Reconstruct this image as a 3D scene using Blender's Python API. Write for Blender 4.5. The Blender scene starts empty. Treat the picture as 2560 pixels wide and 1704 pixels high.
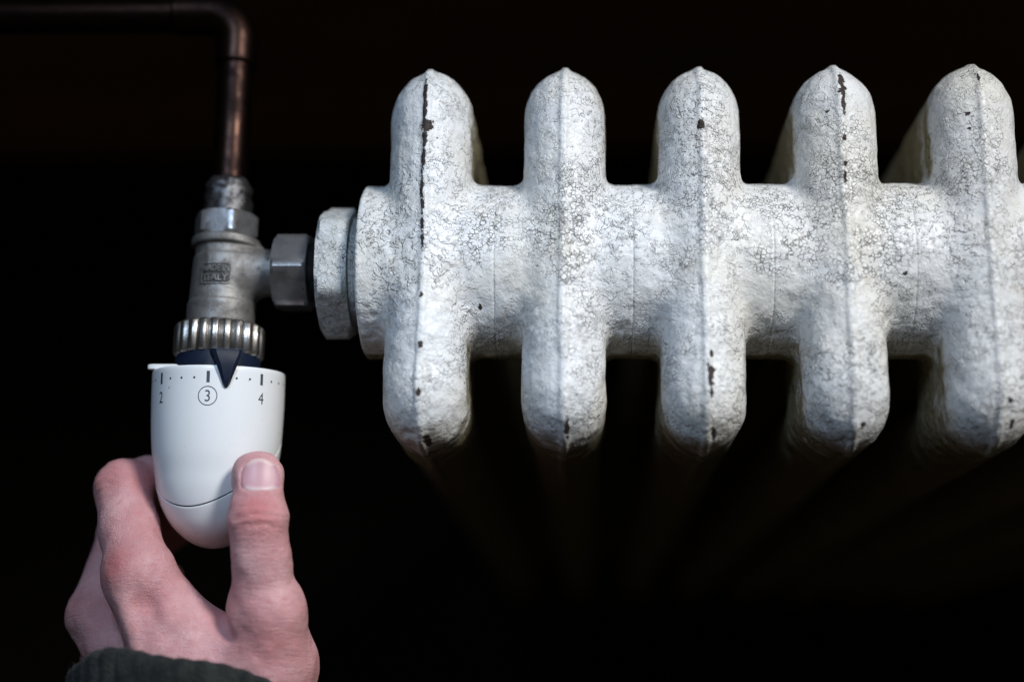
import bpy, math, random
import numpy as np
from mathutils import Vector, Matrix

# ------------------------------------------------------------------ camera
# units in the measuring frame: millimetres, origin on the axis of the radiator's top hub
F_PX, NADX, NADY, D0 = 3600.0, 190.0, 880.0, 580.0
HZ = 0.98                                   # hub axis above the floor (metres)
S = 2560.0/2356.0
def unit(v):
    v = np.array(v, float); return v/np.linalg.norm(v)
ZC = -unit([NADX, -NADY, -F_PX]); XC = unit([1, 0, NADX/F_PX]); YC = np.cross(ZC, XC)
RW = np.array([XC, YC, ZC])
AC = np.array([(1057-1280)/F_PX*D0, -(682-852)/F_PX*D0, -D0])
CAM = -RW @ AC
def P(xd, yd, z):
    """direction of a picture point met with the level z (mm) the thing lies at"""
    d = RW @ np.array([(xd*S-1280)/F_PX, -(yd*S-852)/F_PX, -1.0])
    return CAM + (z-CAM[2])/d[2]*d

scene = bpy.context.scene
cam = bpy.data.cameras.new('camera'); camo = bpy.data.objects.new('camera', cam)
scene.collection.objects.link(camo)
cam.sensor_width = 36.0; cam.lens = 36.0*F_PX/2560.0
m4 = Matrix.Identity(4)
for i in range(3):
    for j in range(3): m4[i][j] = RW[i, j]
    m4[i][3] = CAM[i]/1000 + (HZ if i == 2 else 0)
camo.matrix_world = m4
cam.clip_start = 0.02; cam.clip_end = 50
cam.dof.use_dof = True; cam.dof.focus_distance = 0.551; cam.dof.aperture_fstop = 2.3
scene.camera = camo
scene.render.resolution_x = 1024; scene.render.resolution_y = 681

world = bpy.data.worlds.new('World'); scene.world = world; world.use_nodes = True
bg = world.node_tree.nodes['Background']; bg.inputs[0].default_value = (1.0, 0.80, 0.52, 1); bg.inputs[1].default_value = 0.018

def area(name, loc, aim, size, power, col, spread=180):
    l = bpy.data.lights.new(name, 'AREA'); l.shape = 'RECTANGLE'; l.size, l.size_y = size; l.energy = power; l.color = col; l.spread = math.radians(spread)
    o = bpy.data.objects.new(name, l); scene.collection.objects.link(o)
    o.location = loc
    o.rotation_euler = (Vector(aim)-Vector(loc)).to_track_quat('-Z', 'Y').to_euler()
    return o
area('window_light', (0.58, 0.46, HZ+0.74), (0.02, -0.14, HZ), (0.24, 0.20), 1.08, (1.0, 0.985, 0.96), 54)
area('room_light', (-0.12, 0.34, HZ+0.82), (-0.03, -0.13, HZ), (0.16, 0.20), 0.42, (0.55, 0.74, 1.0), 56)

vs = scene.view_settings
vs.view_transform = 'Standard'; vs.look = 'None'; vs.gamma = 1; vs.exposure = 0; vs.use_curve_mapping = False

# ------------------------------------------------------------------ helpers
COL = scene.collection
def empty(name, loc, label, cat, group=None):
    o = bpy.data.objects.new(name, None); COL.objects.link(o); o.location = Vector(loc)
    o.empty_display_size = 0.02
    o['label'] = label; o['category'] = cat
    if group: o['group'] = group
    return o
def world_loc(o):
    p = Vector((0, 0, 0))
    while o is not None: p = p + o.location; o = o.parent
    return np.array(p)
def mk(name, verts, faces, mat, parent=None, loc_mm=None, smooth=True, sharp=None, attrs=None):
    """verts in measuring millimetres; linked as one mesh object under parent"""
    verts = np.asarray(verts, float)
    w = verts/1000.0; w = w + np.array([0, 0, HZ])
    base = world_loc(parent) if parent is not None else np.zeros(3)
    if loc_mm is not None: org = np.asarray(loc_mm, float)/1000 + np.array([0, 0, HZ])
    else: org = base
    v = w - org
    me = bpy.data.meshes.new(name)
    if isinstance(faces, np.ndarray):
        n = len(faces); k = faces.shape[1]
        me.vertices.add(len(v)); me.vertices.foreach_set('co', v.astype(np.float32).ravel())
        me.loops.add(n*k); me.loops.foreach_set('vertex_index', faces.astype(np.int32).ravel())
        me.polygons.add(n); me.polygons.foreach_set('loop_start', np.arange(0, n*k, k, dtype=np.int32))
        me.update(calc_edges=True)
    else:
        me.from_pydata([tuple(x) for x in v], [], faces)
        me.update()
    me.validate()
    if smooth:
        me.polygons.foreach_set('use_smooth', np.ones(len(me.polygons), bool))
        if sharp: me.set_sharp_from_angle(angle=math.radians(sharp))
    if attrs:
        for a, arr in attrs.items():
            at = me.attributes.new(a, 'FLOAT', 'POINT'); at.data.foreach_set('value', np.asarray(arr, np.float32))
    me.materials.append(mat)
    o = bpy.data.objects.new(name, me); COL.objects.link(o)
    o.location = Vector(org - base) if parent is not None else Vector(org)
    if parent is not None: o.parent = parent
    return o

def lathe(profile, axis_pt, d, segs=64, rfun=None, cap=True, rot=0.0):
    """profile [(s, r)] along direction d from axis_pt; angle 0 points up (z)"""
    d = unit(d); up = np.array([0, 0, 1.0]); e1 = unit(up - d*np.dot(up, d)); e2 = np.cross(d, e1)
    if np.dot(e2, [1, 0, 0]) + np.dot(e2, [0, 1, 0])*0.01 < 0: e2 = -e2
    V = []; Fc = []
    for s, r in profile:
        for k in range(segs):
            a = 2*math.pi*k/segs + rot
            rr = r*(rfun(a, s) if rfun else 1)
            V.append(axis_pt + d*s + e1*rr*math.cos(a) + e2*rr*math.sin(a))
    for i in range(len(profile)-1):
        for k in range(segs):
            k2 = (k+1) % segs
            Fc.append((i*segs+k, i*segs+k2, (i+1)*segs+k2, (i+1)*segs+k))
    if cap:
        if profile[0][1] > 0.02: Fc.append(tuple(reversed(range(segs))))
        if profile[-1][1] > 0.02: Fc.append(tuple((len(profile)-1)*segs+k for k in range(segs)))
    return fixn(V, Fc)
def fixn(V, Fc):
    import bmesh
    bm = bmesh.new(); vv = [bm.verts.new(tuple(p)) for p in V]
    for f in Fc:
        try: bm.faces.new([vv[i] for i in f])
        except ValueError: pass
    bmesh.ops.remove_doubles(bm, verts=bm.verts, dist=1e-4)
    bmesh.ops.recalc_face_normals(bm, faces=bm.faces)
    bm.verts.index_update()
    V2 = [tuple(v.co) for v in bm.verts]; F2 = [tuple(v.index for v in f.verts) for f in bm.faces]
    bm.free(); return V2, F2
def hexnut(axis_pt, d, s0, s1, R, rot, cham=1.2, segs=72, soft=0.0):
    """hexagon with chamfered ends"""
    def hexr(a, lim):
        k = (a % (math.pi/3)) - math.pi/6
        return min(R*math.cos(math.pi/6)/math.cos(k), lim)
    pro = []
    full = R*0.975
    rings = [(s0, R*0.875, 0), (s0, R*0.885, 1), (s0+cham, full, 1), ((s0+s1)/2, full, 1), (s1-cham, full, 1), (s1, R*0.885, 1), (s1, R*0.875, 0)]
    d = unit(d); up = np.array([0, 0, 1.0]); e1 = unit(up - d*np.dot(up, d)); e2 = np.cross(d, e1)
    V = []; Fc = []
    for s, lim, _ in rings:
        for k in range(segs):
            a = 2*math.pi*k/segs
            rr = hexr(a, lim)
            V.append(axis_pt + d*s + e1*rr*math.cos(a+rot) + e2*rr*math.sin(a+rot))
    n = len(rings)
    for i in range(n-1):
        for k in range(segs):
            k2 = (k+1) % segs; Fc.append((i*segs+k, i*segs+k2, (i+1)*segs+k2, (i+1)*segs+k))
    Fc.append(tuple(reversed(range(segs)))); Fc.append(tuple((n-1)*segs+k for k in range(segs)))
    return fixn(V, Fc)
def tube(path, r, segs=28, close=True, rf=None):
    path = [np.array(p, float) for p in path]; n = len(path); V = []; Fc = []
    ref = np.array([0, 0, 1.0]); 
    for i, p in enumerate(path):
        t = unit(path[min(i+1, n-1)] - path[max(i-1, 0)])
        e1 = unit(ref - t*np.dot(ref, t)); e2 = np.cross(t, e1)
        rr = r[i] if hasattr(r, '__len__') else r
        for k in range(segs):
            a = 2*math.pi*k/segs
            q = rr*(rf(i, a) if rf else 1)
            V.append(p + e1*q*math.cos(a) + e2*q*math.sin(a))
    for i in range(n-1):
        for k in range(segs):
            k2 = (k+1) % segs; Fc.append((i*segs+k, i*segs+k2, (i+1)*segs+k2, (i+1)*segs+k))
    if close:
        Fc.append(tuple(reversed(range(segs)))); Fc.append(tuple((n-1)*segs+k for k in range(segs)))
    return fixn(V, Fc)

# -- value noise in numpy
def vnoise(p, seed=0):
    p = np.asarray(p, float); i = np.floor(p).astype(np.int64); f = p - i; f = f*f*(3-2*f)
    def h(a, b, c):
        n = (a*374761393 + b*668265263 + c*2147483647 + seed*974634541) & 0xffffffff
        n = ((n ^ (n >> 13))*1274126177) & 0xffffffff
        n = (n ^ (n >> 16)) & 0xffffffff
        return n/4294967295.0
    r = 0
    for a in (0, 1):
        for b in (0, 1):
            for c in (0, 1):
                w = (f[:, 0] if a else 1-f[:, 0])*(f[:, 1] if b else 1-f[:, 1])*(f[:, 2] if c else 1-f[:, 2])
                r = r + w*h(i[:, 0]+a, i[:, 1]+b, i[:, 2]+c)
    return r*2-1

# -- surface nets on a (possibly uneven) grid
def snet(v, xs, ys, zs):
    ins = v < 0
    nx, ny, nz = v.shape
    c = np.zeros((nx-1, ny-1, nz-1), np.int8)
    for a in (0, 1):
        for b in (0, 1):
            for d in (0, 1): c += ins[a:nx-1+a, b:ny-1+b, d:nz-1+d]
    act = (c > 0) & (c < 8)
    idx = np.full(act.shape, -1, np.int64); I, J, K = np.nonzero(act); n = len(I); idx[I, J, K] = np.arange(n)
    acc = np.zeros((n, 3)); cnt = np.zeros(n)
    for ax in range(3):
        o1, o2 = [k for k in range(3) if k != ax]
        for a in (0, 1):
            for b in (0, 1):
                off = [0, 0, 0]; off[o1] = a; off[o2] = b
                A = (I+off[0], J+off[1], K+off[2]); off2 = list(off); off2[ax] = 1
                B = (I+off2[0], J+off2[1], K+off2[2])
                va, vb = v[A], v[B]; m = (va < 0) != (vb < 0)
                t = np.where(m, va/(np.where(m, va-vb, 1)), 0)
                for k in range(3):
                    base = (I, J, K)[k] + off[k]
                    acc[:, k] += np.where(m, base + (t if k == ax else 0), 0)
                cnt += m
    acc /= cnt[:, None]
    vert = np.stack([np.interp(acc[:, 0], np.arange(nx), xs), np.interp(acc[:, 1], np.arange(ny), ys), np.interp(acc[:, 2], np.arange(nz), zs)], 1)
    quads = []
    for ax in range(3):
        o1, o2 = (ax+1) % 3, (ax+2) % 3
        sl0 = [slice(1, -1)]*3; sl1 = [slice(1, -1)]*3
        sl0[ax] = slice(0, -1); sl1[ax] = slice(1, None)
        a = ins[tuple(sl0)]; b = ins[tuple(sl1)]
        E = np.nonzero(a != b)
        if len(E[0]) == 0: continue
        g = [E[0]+1, E[1]+1, E[2]+1]; g[ax] = E[ax]
        def cell(d1, d2):
            q = [g[0].copy(), g[1].copy(), g[2].copy()]; q[o1] = q[o1]-d1; q[o2] = q[o2]-d2
            return idx[q[0], q[1], q[2]]
        Q = np.stack([cell(1, 1), cell(0, 1), cell(0, 0), cell(1, 0)], 1)
        flip = ~a[E]
        Q[flip] = Q[flip][:, ::-1]
        quads.append(Q)
    Q = np.concatenate(quads); Q = Q[(Q >= 0).all(1)]
    return vert, Q
def smin(a, b, k):
    h = np.clip(k-np.abs(a-b), 0, None)/k
    return np.minimum(a, b) - h*h*k*0.25
def smax(a, b, k): return -smin(-a, -b, k)

# ------------------------------------------------------------------ materials
class NT:
    def __init__(s, name):
        s.m = bpy.data.materials.new(name); s.m.use_nodes = True; s.t = s.m.node_tree
        s.b = s.t.nodes['Principled BSDF']; s.out = s.t.nodes['Material Output']
    def n(s, typ, **kw):
        nd = s.t.nodes.new(typ)
        for k, v in kw.items():
            if k.startswith('i_'):
                key = k[2:]; key = int(key) if key.isdigit() else key.replace('_', ' ')
                s.set(nd.inputs[key], v)
            else: setattr(nd, k, v)
        return nd
    def set(s, sock, v):
        if isinstance(v, bpy.types.NodeSocket): s.t.links.new(v, sock)
        elif isinstance(v, (tuple, list)) and sock.type == 'RGBA' and len(v) == 3: sock.default_value = (*v, 1)
        else: sock.default_value = v
    def math(s, op, a, b=0.0, c=0.0, clamp=False):
        nd = s.t.nodes.new('ShaderNodeMath'); nd.operation = op; nd.use_clamp = clamp
        for i, x in enumerate((a, b, c)): s.set(nd.inputs[i], x)
        return nd.outputs[0]
    def mix(s, f, a, b, blend='MIX'):
        nd = s.t.nodes.new('ShaderNodeMix'); nd.data_type = 'RGBA'; nd.blend_type = blend
        s.set(nd.inputs[0], f); s.set(nd.inputs[6], a); s.set(nd.inputs[7], b); return nd.outputs[2]
    def ramp(s, f, lo, hi, a=0.0, b=1.0):
        nd = s.t.nodes.new('ShaderNodeMapRange'); nd.interpolation_type = 'SMOOTHSTEP'
        for i, x in enumerate((f, lo, hi, a, b)): s.set(nd.inputs[i], x)
        return nd.outputs[0]
    def noise(s, vec, scale, detail=3, rough=0.55, dist=0.0):
        nd = s.n('ShaderNodeTexNoise'); s.set(nd.inputs['Vector'], vec); nd.inputs['Scale'].default_value = scale
        nd.inputs['Detail'].default_value = detail; nd.inputs['Roughness'].default_value = rough; nd.inputs['Distortion'].default_value = dist
        return nd
    def pos(s): return s.n('ShaderNodeNewGeometry').outputs['Position']
    def bump(s, h, strength, dist, normal=None):
        nd = s.n('ShaderNodeBump'); s.set(nd.inputs['Height'], h); nd.inputs['Strength'].default_value = strength; nd.inputs['Distance'].default_value = dist
        if normal is not None: s.set(nd.inputs['Normal'], normal)
        return nd.outputs['Normal']
    def P(s, **kw):
        for k, v in kw.items(): s.set(s.b.inputs[k.replace('_', ' ')], v)
        return s.m

def mat_paint(name, chips=True, crack=1.0):
    t = NT(name); p = t.pos()
    warp = t.noise(p, 260, 3, 0.6)
    vadd = t.n('ShaderNodeVectorMath', operation='MULTIPLY_ADD'); t.set(vadd.inputs[0], warp.outputs['Color']); vadd.inputs[1].default_value = (0.0016,)*3; t.set(vadd.inputs[2], p)
    pw = vadd.outputs[0]
    def vor(scale, vec, feat='DISTANCE_TO_EDGE'):
        nd = t.n('ShaderNodeTexVoronoi', feature=feat); t.set(nd.inputs['Vector'], vec); nd.inputs['Scale'].default_value = scale; nd.inputs['Randomness'].default_value = 1.0
        return nd
    ve1 = vor(640, pw).outputs['Distance']; ve2 = vor(1150, pw).outputs['Distance']
    area_m = t.ramp(t.noise(p, 30, 4, 0.62).outputs['Fac'], 0.47, 0.60)          # where the paint has crazed
    area_f = t.ramp(t.noise(p, 48, 3, 0.6).outputs['Fac'], 0.52, 0.66)
    brk = t.ramp(t.noise(p, 330, 2, 0.5).outputs['Fac'], 0.38, 0.58)            # cracks come and go
    c1 = t.math('MULTIPLY', t.ramp(ve1, 0.0, 0.10, 1, 0), t.math('MULTIPLY', area_m, brk))
    c2 = t.math('MULTIPLY', t.ramp(ve2, 0.0, 0.09, 1, 0), t.math('MULTIPLY', area_f, t.ramp(t.noise(p, 500, 2).outputs['Fac'], 0.42, 0.6)))
    cr = t.math('MAXIMUM', c1, t.math('MULTIPLY', c2, 0.7))
    yy = t.math('ABSOLUTE', t.n('ShaderNodeSeparateXYZ', i_0=p).outputs[1])
    cr = t.math('MULTIPLY', cr, t.ramp(yy, 0.026, 0.060, crack, crack*0.5))     # worst over the hub, where the heat is
    # flakes of uneven level
    fl = vor(640, pw, 'F1'); flv = t.math('MULTIPLY', t.n('ShaderNodeSeparateColor', i_0=fl.outputs['Color']).outputs[0], t.ramp(t.noise(p, 55, 4, 0.65).outputs['Fac'], 0.42, 0.66))
    tex = t.noise(p, 210, 5, 0.62).outputs['Fac']; lump = t.noise(p, 85, 3, 0.5).outputs['Fac']
    pits = t.math('MULTIPLY', t.ramp(t.noise(p, 620, 2, 0.5).outputs['Fac'], 0.70, 0.78), t.ramp(t.noise(p, 60, 3).outputs['Fac'], 0.42, 0.6))
    # colour: white enamel, creamy where older coats show, grime in the pores
    col = t.mix(t.ramp(t.noise(p, 22, 4, 0.6).outputs['Fac'], 0.40, 0.68), (0.73, 0.745, 0.76), (0.72, 0.71, 0.67))
    col = t.mix(t.ramp(t.noise(p, 130, 4, 0.7).outputs['Fac'], 0.58, 0.82, 0, 0.30), col, (0.42, 0.40, 0.36))
    col = t.mix(t.ramp(t.noise(p, 95, 4, 0.65).outputs['Fac'], 0.64, 0.76, 0, 0.35), col, (0.52, 0.44, 0.32))      # tea-coloured stains
    if chips:   # older cream coat left on the undersides, darkened and widened to paint in shade
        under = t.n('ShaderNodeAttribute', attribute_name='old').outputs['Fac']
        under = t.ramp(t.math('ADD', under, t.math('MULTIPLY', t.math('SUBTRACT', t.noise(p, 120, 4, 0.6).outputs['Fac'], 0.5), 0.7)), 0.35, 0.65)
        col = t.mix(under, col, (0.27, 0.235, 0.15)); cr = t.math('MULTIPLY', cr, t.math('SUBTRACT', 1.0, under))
    col = t.mix(t.math('MULTIPLY', cr, 0.68), col, (0.10, 0.095, 0.085))
    col = t.mix(t.math('MULTIPLY', pits, 0.8), col, (0.09, 0.07, 0.06))
    peel = t.ramp(t.noise(pw, 170, 3, 0.55, 0.4).outputs['Fac'], 0.52, 0.56)
    peel2 = t.ramp(t.noise(pw, 420, 3, 0.55, 0.4).outputs['Fac'], 0.55, 0.60)
    h = t.math('ADD', t.math('MULTIPLY', tex, 0.5), t.math('MULTIPLY', lump, 0.9))
    rgh = t.ramp(t.noise(p, 26, 3, 0.6).outputs['Fac'], 0.40, 0.60, 0.08, 1.25)      # some stretches brushed smooth, others flaking
    h = t.math('ADD', h, t.math('MULTIPLY', rgh, t.math('ADD', t.math('MULTIPLY', peel, 0.42), t.math('MULTIPLY', peel2, 0.50))))
    h = t.math('ADD', h, t.math('MULTIPLY', flv, 0.40))
    h = t.math('SUBTRACT', h, t.math('MULTIPLY', cr, 0.35))
    h = t.math('SUBTRACT', h, t.math('MULTIPLY', pits, 0.7))
    if not chips: col = t.mix(1.0, col, (0.78, 0.80, 0.82), 'MULTIPLY')
    rough = t.ramp(tex, 0.3, 0.7, 0.30, 0.52)
    if chips:
        at = t.n('ShaderNodeAttribute', attribute_name='chip').outputs['Fac']
        rag = t.math('ADD', at, t.math('MULTIPLY', t.math('SUBTRACT', t.noise(p, 480, 4, 0.7).outputs['Fac'], 0.5), 2.1))
        ch = t.math('MULTIPLY', t.ramp(rag, 0.47, 0.53), t.ramp(at, 0.12, 0.3))
        inner = t.mix(t.noise(p, 700, 3).outputs['Fac'], (0.010, 0.008, 0.009), (0.055, 0.038, 0.032))
        edge = t.math('MULTIPLY', t.ramp(rag, 0.36, 0.46), t.ramp(at, 0.12, 0.3))
        col = t.mix(t.math('MULTIPLY', edge, 0.35), col, (0.34, 0.31, 0.27))
        col = t.mix(ch, col, inner)
        h = t.math('SUBTRACT', h, t.math('MULTIPLY', ch, 1.0))
        rough = t.math('ADD', rough, t.math('MULTIPLY', ch, 0.25))
    nrm = t.bump(h, 1.0, 0.0013)
    return t.P(Base_Color=col, Roughness=rough, Normal=nrm, IOR=1.48)

def mat_metal(name, col1, col2, rough=(0.3, 0.5), scale=150, bump=0.00012, metallic=1.0, spots=0.0):
    t = NT(name); p = t.pos()
    n1 = t.noise(p, scale, 5, 0.6).outputs['Fac']; n2 = t.noise(p, scale*6, 3, 0.6).outputs['Fac']
    col = t.mix(t.ramp(n1, 0.35, 0.68), col1, col2)
    if spots: col = t.mix(t.ramp(t.noise(p, 380, 3, 0.6).outputs['Fac'], 0.64, 0.72, 0, spots), col, (0.06, 0.05, 0.045))
    h = t.math('ADD', t.math('MULTIPLY', n1, 0.6), t.math('MULTIPLY', n2, 0.6))
    return t.P(Base_Color=col, Metallic=metallic, Roughness=t.ramp(n1, 0.3, 0.7, rough[0], rough[1]), Normal=t.bump(h, 0.8, bump))

M = {}
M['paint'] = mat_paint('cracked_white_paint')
M['paint_bush'] = mat_paint('painted_bushing', chips=False, crack=0.8)
M['nickel'] = mat_metal('cast_nickel', (0.29, 0.28, 0.27), (0.17, 0.16, 0.15), (0.55, 0.70), 160, 0.0003, 0.8, 0.8)
M['nut'] = mat_metal('plated_nut', (0.40, 0.40, 0.41), (0.22, 0.21, 0.21), (0.28, 0.42), 130, 0.0001, 0.8, 0.6)
M['knurl'] = mat_metal('knurled_steel', (0.42, 0.40, 0.38), (0.20, 0.185, 0.17), (0.26, 0.42), 190, 0.0001, 0.95, 0.3)
M['copper'] = mat_metal('tarnished_copper', (0.040, 0.022, 0.017), (0.011, 0.007, 0.007), (0.30, 0.50), 90, 0.00008, 1.0, 0.5)
M['solder'] = mat_metal('dull_solder', (0.22, 0.22, 0.23), (0.025, 0.022, 0.022), (0.25, 0.5), 260, 0.0006, 0.9, 0.9)
M['recess_shade'] = mat_metal('shaded_nickel', (0.10, 0.095, 0.09), (0.05, 0.047, 0.044), (0.5, 0.7), 260, 0.0002, 0.6, 0.5)  # nickel darkened to stand for shade in the lettering recess
M['blackfit'] = mat_metal('dirty_thread', (0.07, 0.068, 0.07), (0.03, 0.03, 0.03), (0.4, 0.6), 220, 0.0004, 0.7, 0.5)

def mat_plastic(name, col, rough=0.32, dirt=0.0):
    t = NT(name); p = t.pos()
    n1 = t.noise(p, 60, 4, 0.6).outputs['Fac']; n2 = t.noise(p, 1400, 2, 0.5).outputs['Fac']
    c = t.mix(t.ramp(n1, 0.35, 0.75, 0, 0.25), col, tuple(x*0.9 for x in col))
    if dirt:
        sp = t.math('MULTIPLY', t.ramp(t.noise(p, 420, 2, 0.5).outputs['Fac'], 0.73, 0.78), dirt)
        c = t.mix(sp, c, (0.25, 0.24, 0.22))
    return t.P(Base_Color=c, Roughness=t.ramp(n1, 0.3, 0.7, rough-0.05, rough+0.07), Normal=t.bump(n2, 0.3, 0.00003), Subsurface_Weight=0.0, IOR=1.46)
M['white'] = mat_plastic('white_plastic', (0.82, 0.835, 0.85), 0.30, 0.55)
def _navy():
    m = mat_plastic('navy_plastic', (0.008, 0.014, 0.032), 0.40); m.node_tree.nodes['Principled BSDF'].inputs['Specular IOR Level'].default_value = 0.25; return m
M['navy'] = _navy() #mat_plastic('navy_plastic', (0.008, 0.014, 0.032), 0.42)
M['print'] = mat_plastic('grey_print', (0.055, 0.065, 0.085), 0.5)
M['grime'] = mat_plastic('seam_grime', (0.09, 0.085, 0.075), 0.7)

def mat_skin():
    t = NT('skin'); p = t.pos()
    red = t.n('ShaderNodeAttribute', attribute_name='red').outputs['Fac']
    n1 = t.noise(p, 70, 4, 0.6).outputs['Fac']; n2 = t.noise(p, 330, 3, 0.6).outputs['Fac']
    col = t.mix(t.ramp(n1, 0.35, 0.7), (0.56, 0.285, 0.295), (0.65, 0.375, 0.385))
    col = t.mix(t.ramp(n2, 0.48, 0.75, 0, 0.45), col, (0.56, 0.22, 0.225))
    col = t.mix(t.math('MULTIPLY', red, 0.88), col, (0.50, 0.15, 0.15))
    v = t.n('ShaderNodeTexVoronoi', feature='DISTANCE_TO_EDGE'); t.set(v.inputs['Vector'], p); v.inputs['Scale'].default_value = 1100
    # fine creases across the fingers
    mp = t.n('ShaderNodeMapping'); t.set(mp.inputs['Vector'], p); mp.inputs['Scale'].default_value = (160, 900, 160); mp.inputs['Rotation'].default_value = (0, 0, 0.15)
    ln = t.noise(mp.outputs[0], 1.0, 3, 0.6).outputs['Fac']
    h = t.math('ADD', t.math('MULTIPLY', t.ramp(v.outputs['Distance'], 0, 0.2), 0.35), t.math('MULTIPLY', ln, 0.9))
    h = t.math('ADD', h, t.math('MULTIPLY', n2, 0.5))
    m = t.P(Base_Color=col, Roughness=t.ramp(n2, 0.3, 0.7, 0.42, 0.55), Normal=t.bump(h, 0.9, 0.00042), Subsurface_Weight=0.30, Subsurface_Scale=0.0020, IOR=1.42)
    t.b.inputs['Subsurface Radius'].default_value = (1.0, 0.35, 0.22)
    return m
M['skin'] = mat_skin()
def mat_nail():
    t = NT('nail'); p = t.pos()
    v = t.n('ShaderNodeAttribute', attribute_name='along').outputs['Fac']
    mp = t.n('ShaderNodeMapping'); t.set(mp.inputs['Vector'], p); mp.inputs['Scale'].default_value = (900, 30, 60)
    st = t.noise(mp.outputs[0], 1.0, 2).outputs['Fac']
    col = t.mix(t.ramp(v, 0.02, 0.22), (0.62, 0.48, 0.48), (0.50, 0.275, 0.31))
    col = t.mix(t.ramp(v, 0.80, 0.97), col, (0.62, 0.45, 0.43))
    col = t.mix(t.ramp(st, 0.5, 0.8, 0, 0.25), col, (0.68, 0.46, 0.48))
    return t.P(Base_Color=col, Roughness=0.42, Normal=t.bump(st, 0.3, 0.00006), Subsurface_Weight=0.2, Subsurface_Scale=0.002)
M['nail'] = mat_nail()
def mat_knit():
    t = NT('sleeve_knit'); p = t.pos()
    n1 = t.noise(p, 140, 4, 0.65).outputs['Fac']; n2 = t.noise(p, 900, 3, 0.7).outputs['Fac']; n3 = t.noise(p, 35, 2).outputs['Fac']
    col = t.mix(t.ramp(n1, 0.4, 0.65), (0.006, 0.0075, 0.008), (0.022, 0.025, 0.022))
    col = t.mix(t.ramp(n2, 0.55, 0.75, 0, 0.6), col, (0.05, 0.052, 0.042))
    h = t.math('ADD', n1, n2)
    return t.P(Base_Color=col, Roughness=0.95, Normal=t.bump(h, 1.0, 0.0013), Sheen_Weight=0.04, Sheen_Roughness=0.6)
M['knit'] = mat_knit()
def mat_flat(name, c1, c2, scale, rough):
    t = NT(name); p = t.pos(); n1 = t.noise(p, scale, 5, 0.6).outputs['Fac']
    return t.P(Base_Color=t.mix(n1, c1, c2), Roughness=rough, Normal=t.bump(n1, 0.4, 0.002), Specular_IOR_Level=0.08)
M['floor'] = mat_flat('dark_floor', (0.006, 0.0045, 0.0035), (0.011, 0.008, 0.006), 12, 0.9)
M['wall'] = mat_flat('dark_wall', (0.16, 0.10, 0.065), (0.26, 0.17, 0.11), 8, 0.95)
M['skirting'] = mat_flat('brown_skirting', (0.20, 0.11, 0.065), (0.32, 0.19, 0.11), 20, 0.8)

# ------------------------------------------------------------------ setting
def boxmesh(x0, x1, y0, y1, z0, z1):
    V = [(x, y, z) for x in (x0, x1) for y in (y0, y1) for z in (z0, z1)]
    Fc = [(0, 1, 3, 2), (4, 6, 7, 5), (0, 4, 5, 1), (2, 3, 7, 6), (0, 2, 6, 4), (1, 5, 7, 3)]
    return fixn(V, Fc)
def struct(name, bm, mat):
    o = mk(name, *bm, mat, smooth=False, loc_mm=(0, 0, -HZ*1000)); o['kind'] = 'structure'; return o
struct('floor', boxmesh(-2500, 2500, -2500, 449, -HZ*1000-20, -HZ*1000), M['floor'])
struct('wall', boxmesh(-2500, 2500, 450, 500, -HZ*1000-20, 250), M['wall'])

struct('skirting', boxmesh(-2500, 2500, 432, 449.5, -HZ*1000+0.5, -HZ*1000+130), M['skirting'])

# ------------------------------------------------------------------ radiator
PITCH = 52.7; X0 = 4.5; RT = 15.2; YC_ = 58.2; YO = 1.2; ZT = 20.0; RB = 5.0; RX = 3.2; RTOP = 18.12; ZBOT = -870.0
def section_sdf(X, Y, Z):
    # front and back column joined over the top and under the bottom: a rounded loop of pipe
    zc = (ZT+ZBOT)/2; hz = (ZT-ZBOT)/2
    qx = np.abs(Y-YO)-(YC_-RB); qz = np.abs(Z-zc)-(hz-RB)
    d2 = np.hypot(np.maximum(qx, 0), np.maximum(qz, 0)) + np.minimum(np.maximum(qx, qz), 0) - RB
    dp = np.abs(d2)
    d = np.hypot(np.abs(X)+RX, dp)-RT-RX
    # deep header: the casting is solid from the top pipe down past the hub
    hdr = np.hypot(np.abs(X)+RX, np.maximum(d2, 0))-RT-RX
    d = smin(d, smax(hdr, -(Z+34.0), 8.0), 3.0)
    for ym in (-19.5, 21.0):                                   # inner columns
        mid = np.maximum(np.hypot(np.abs(X)+2, Y-YO-ym)-RT-1.0, np.abs(Z-zc)-hz+4)
        d = smin(d, mid, 6.0)
    for zh in (0.0, ZBOT+ZT):
        hub = np.hypot(Y, Z-zh)-34.6
        hub = smax(hub, np.abs(X)-PITCH/2-0.5, 0.2)
        d = smin(d, hub, 4.8)
    # casting seam standing proud along the outside
    ridge = np.maximum(np.abs(X)-0.7, dp-RTOP-1.2)
    d = smin(d, ridge, 2.2)
    seamhub = np.maximum(np.abs(X)-0.5, np.hypot(Y, Z)-37.4)
    return smin(d, seamhub, 2.0)
st = 0.9
xs = np.arange(-PITCH/2-1.6, PITCH/2+1.7, st)
ys = np.arange(-88.2, 88.3, st)
zf = np.arange(42, -48, -st)
zz = [zf[-1]]; step = st
while zz[-1] > -830: step = min(step*1.12, 9.0); zz.append(zz[-1]-step)
while zz[-1] > -912: zz.append(zz[-1]-3.0)
zs = np.concatenate([zf, zz[1:]])[::-1]
G = np.meshgrid(xs, ys, zs, indexing='ij')
SV, SQ = snet(section_sdf(*G), xs, ys, zs)
del G
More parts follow.
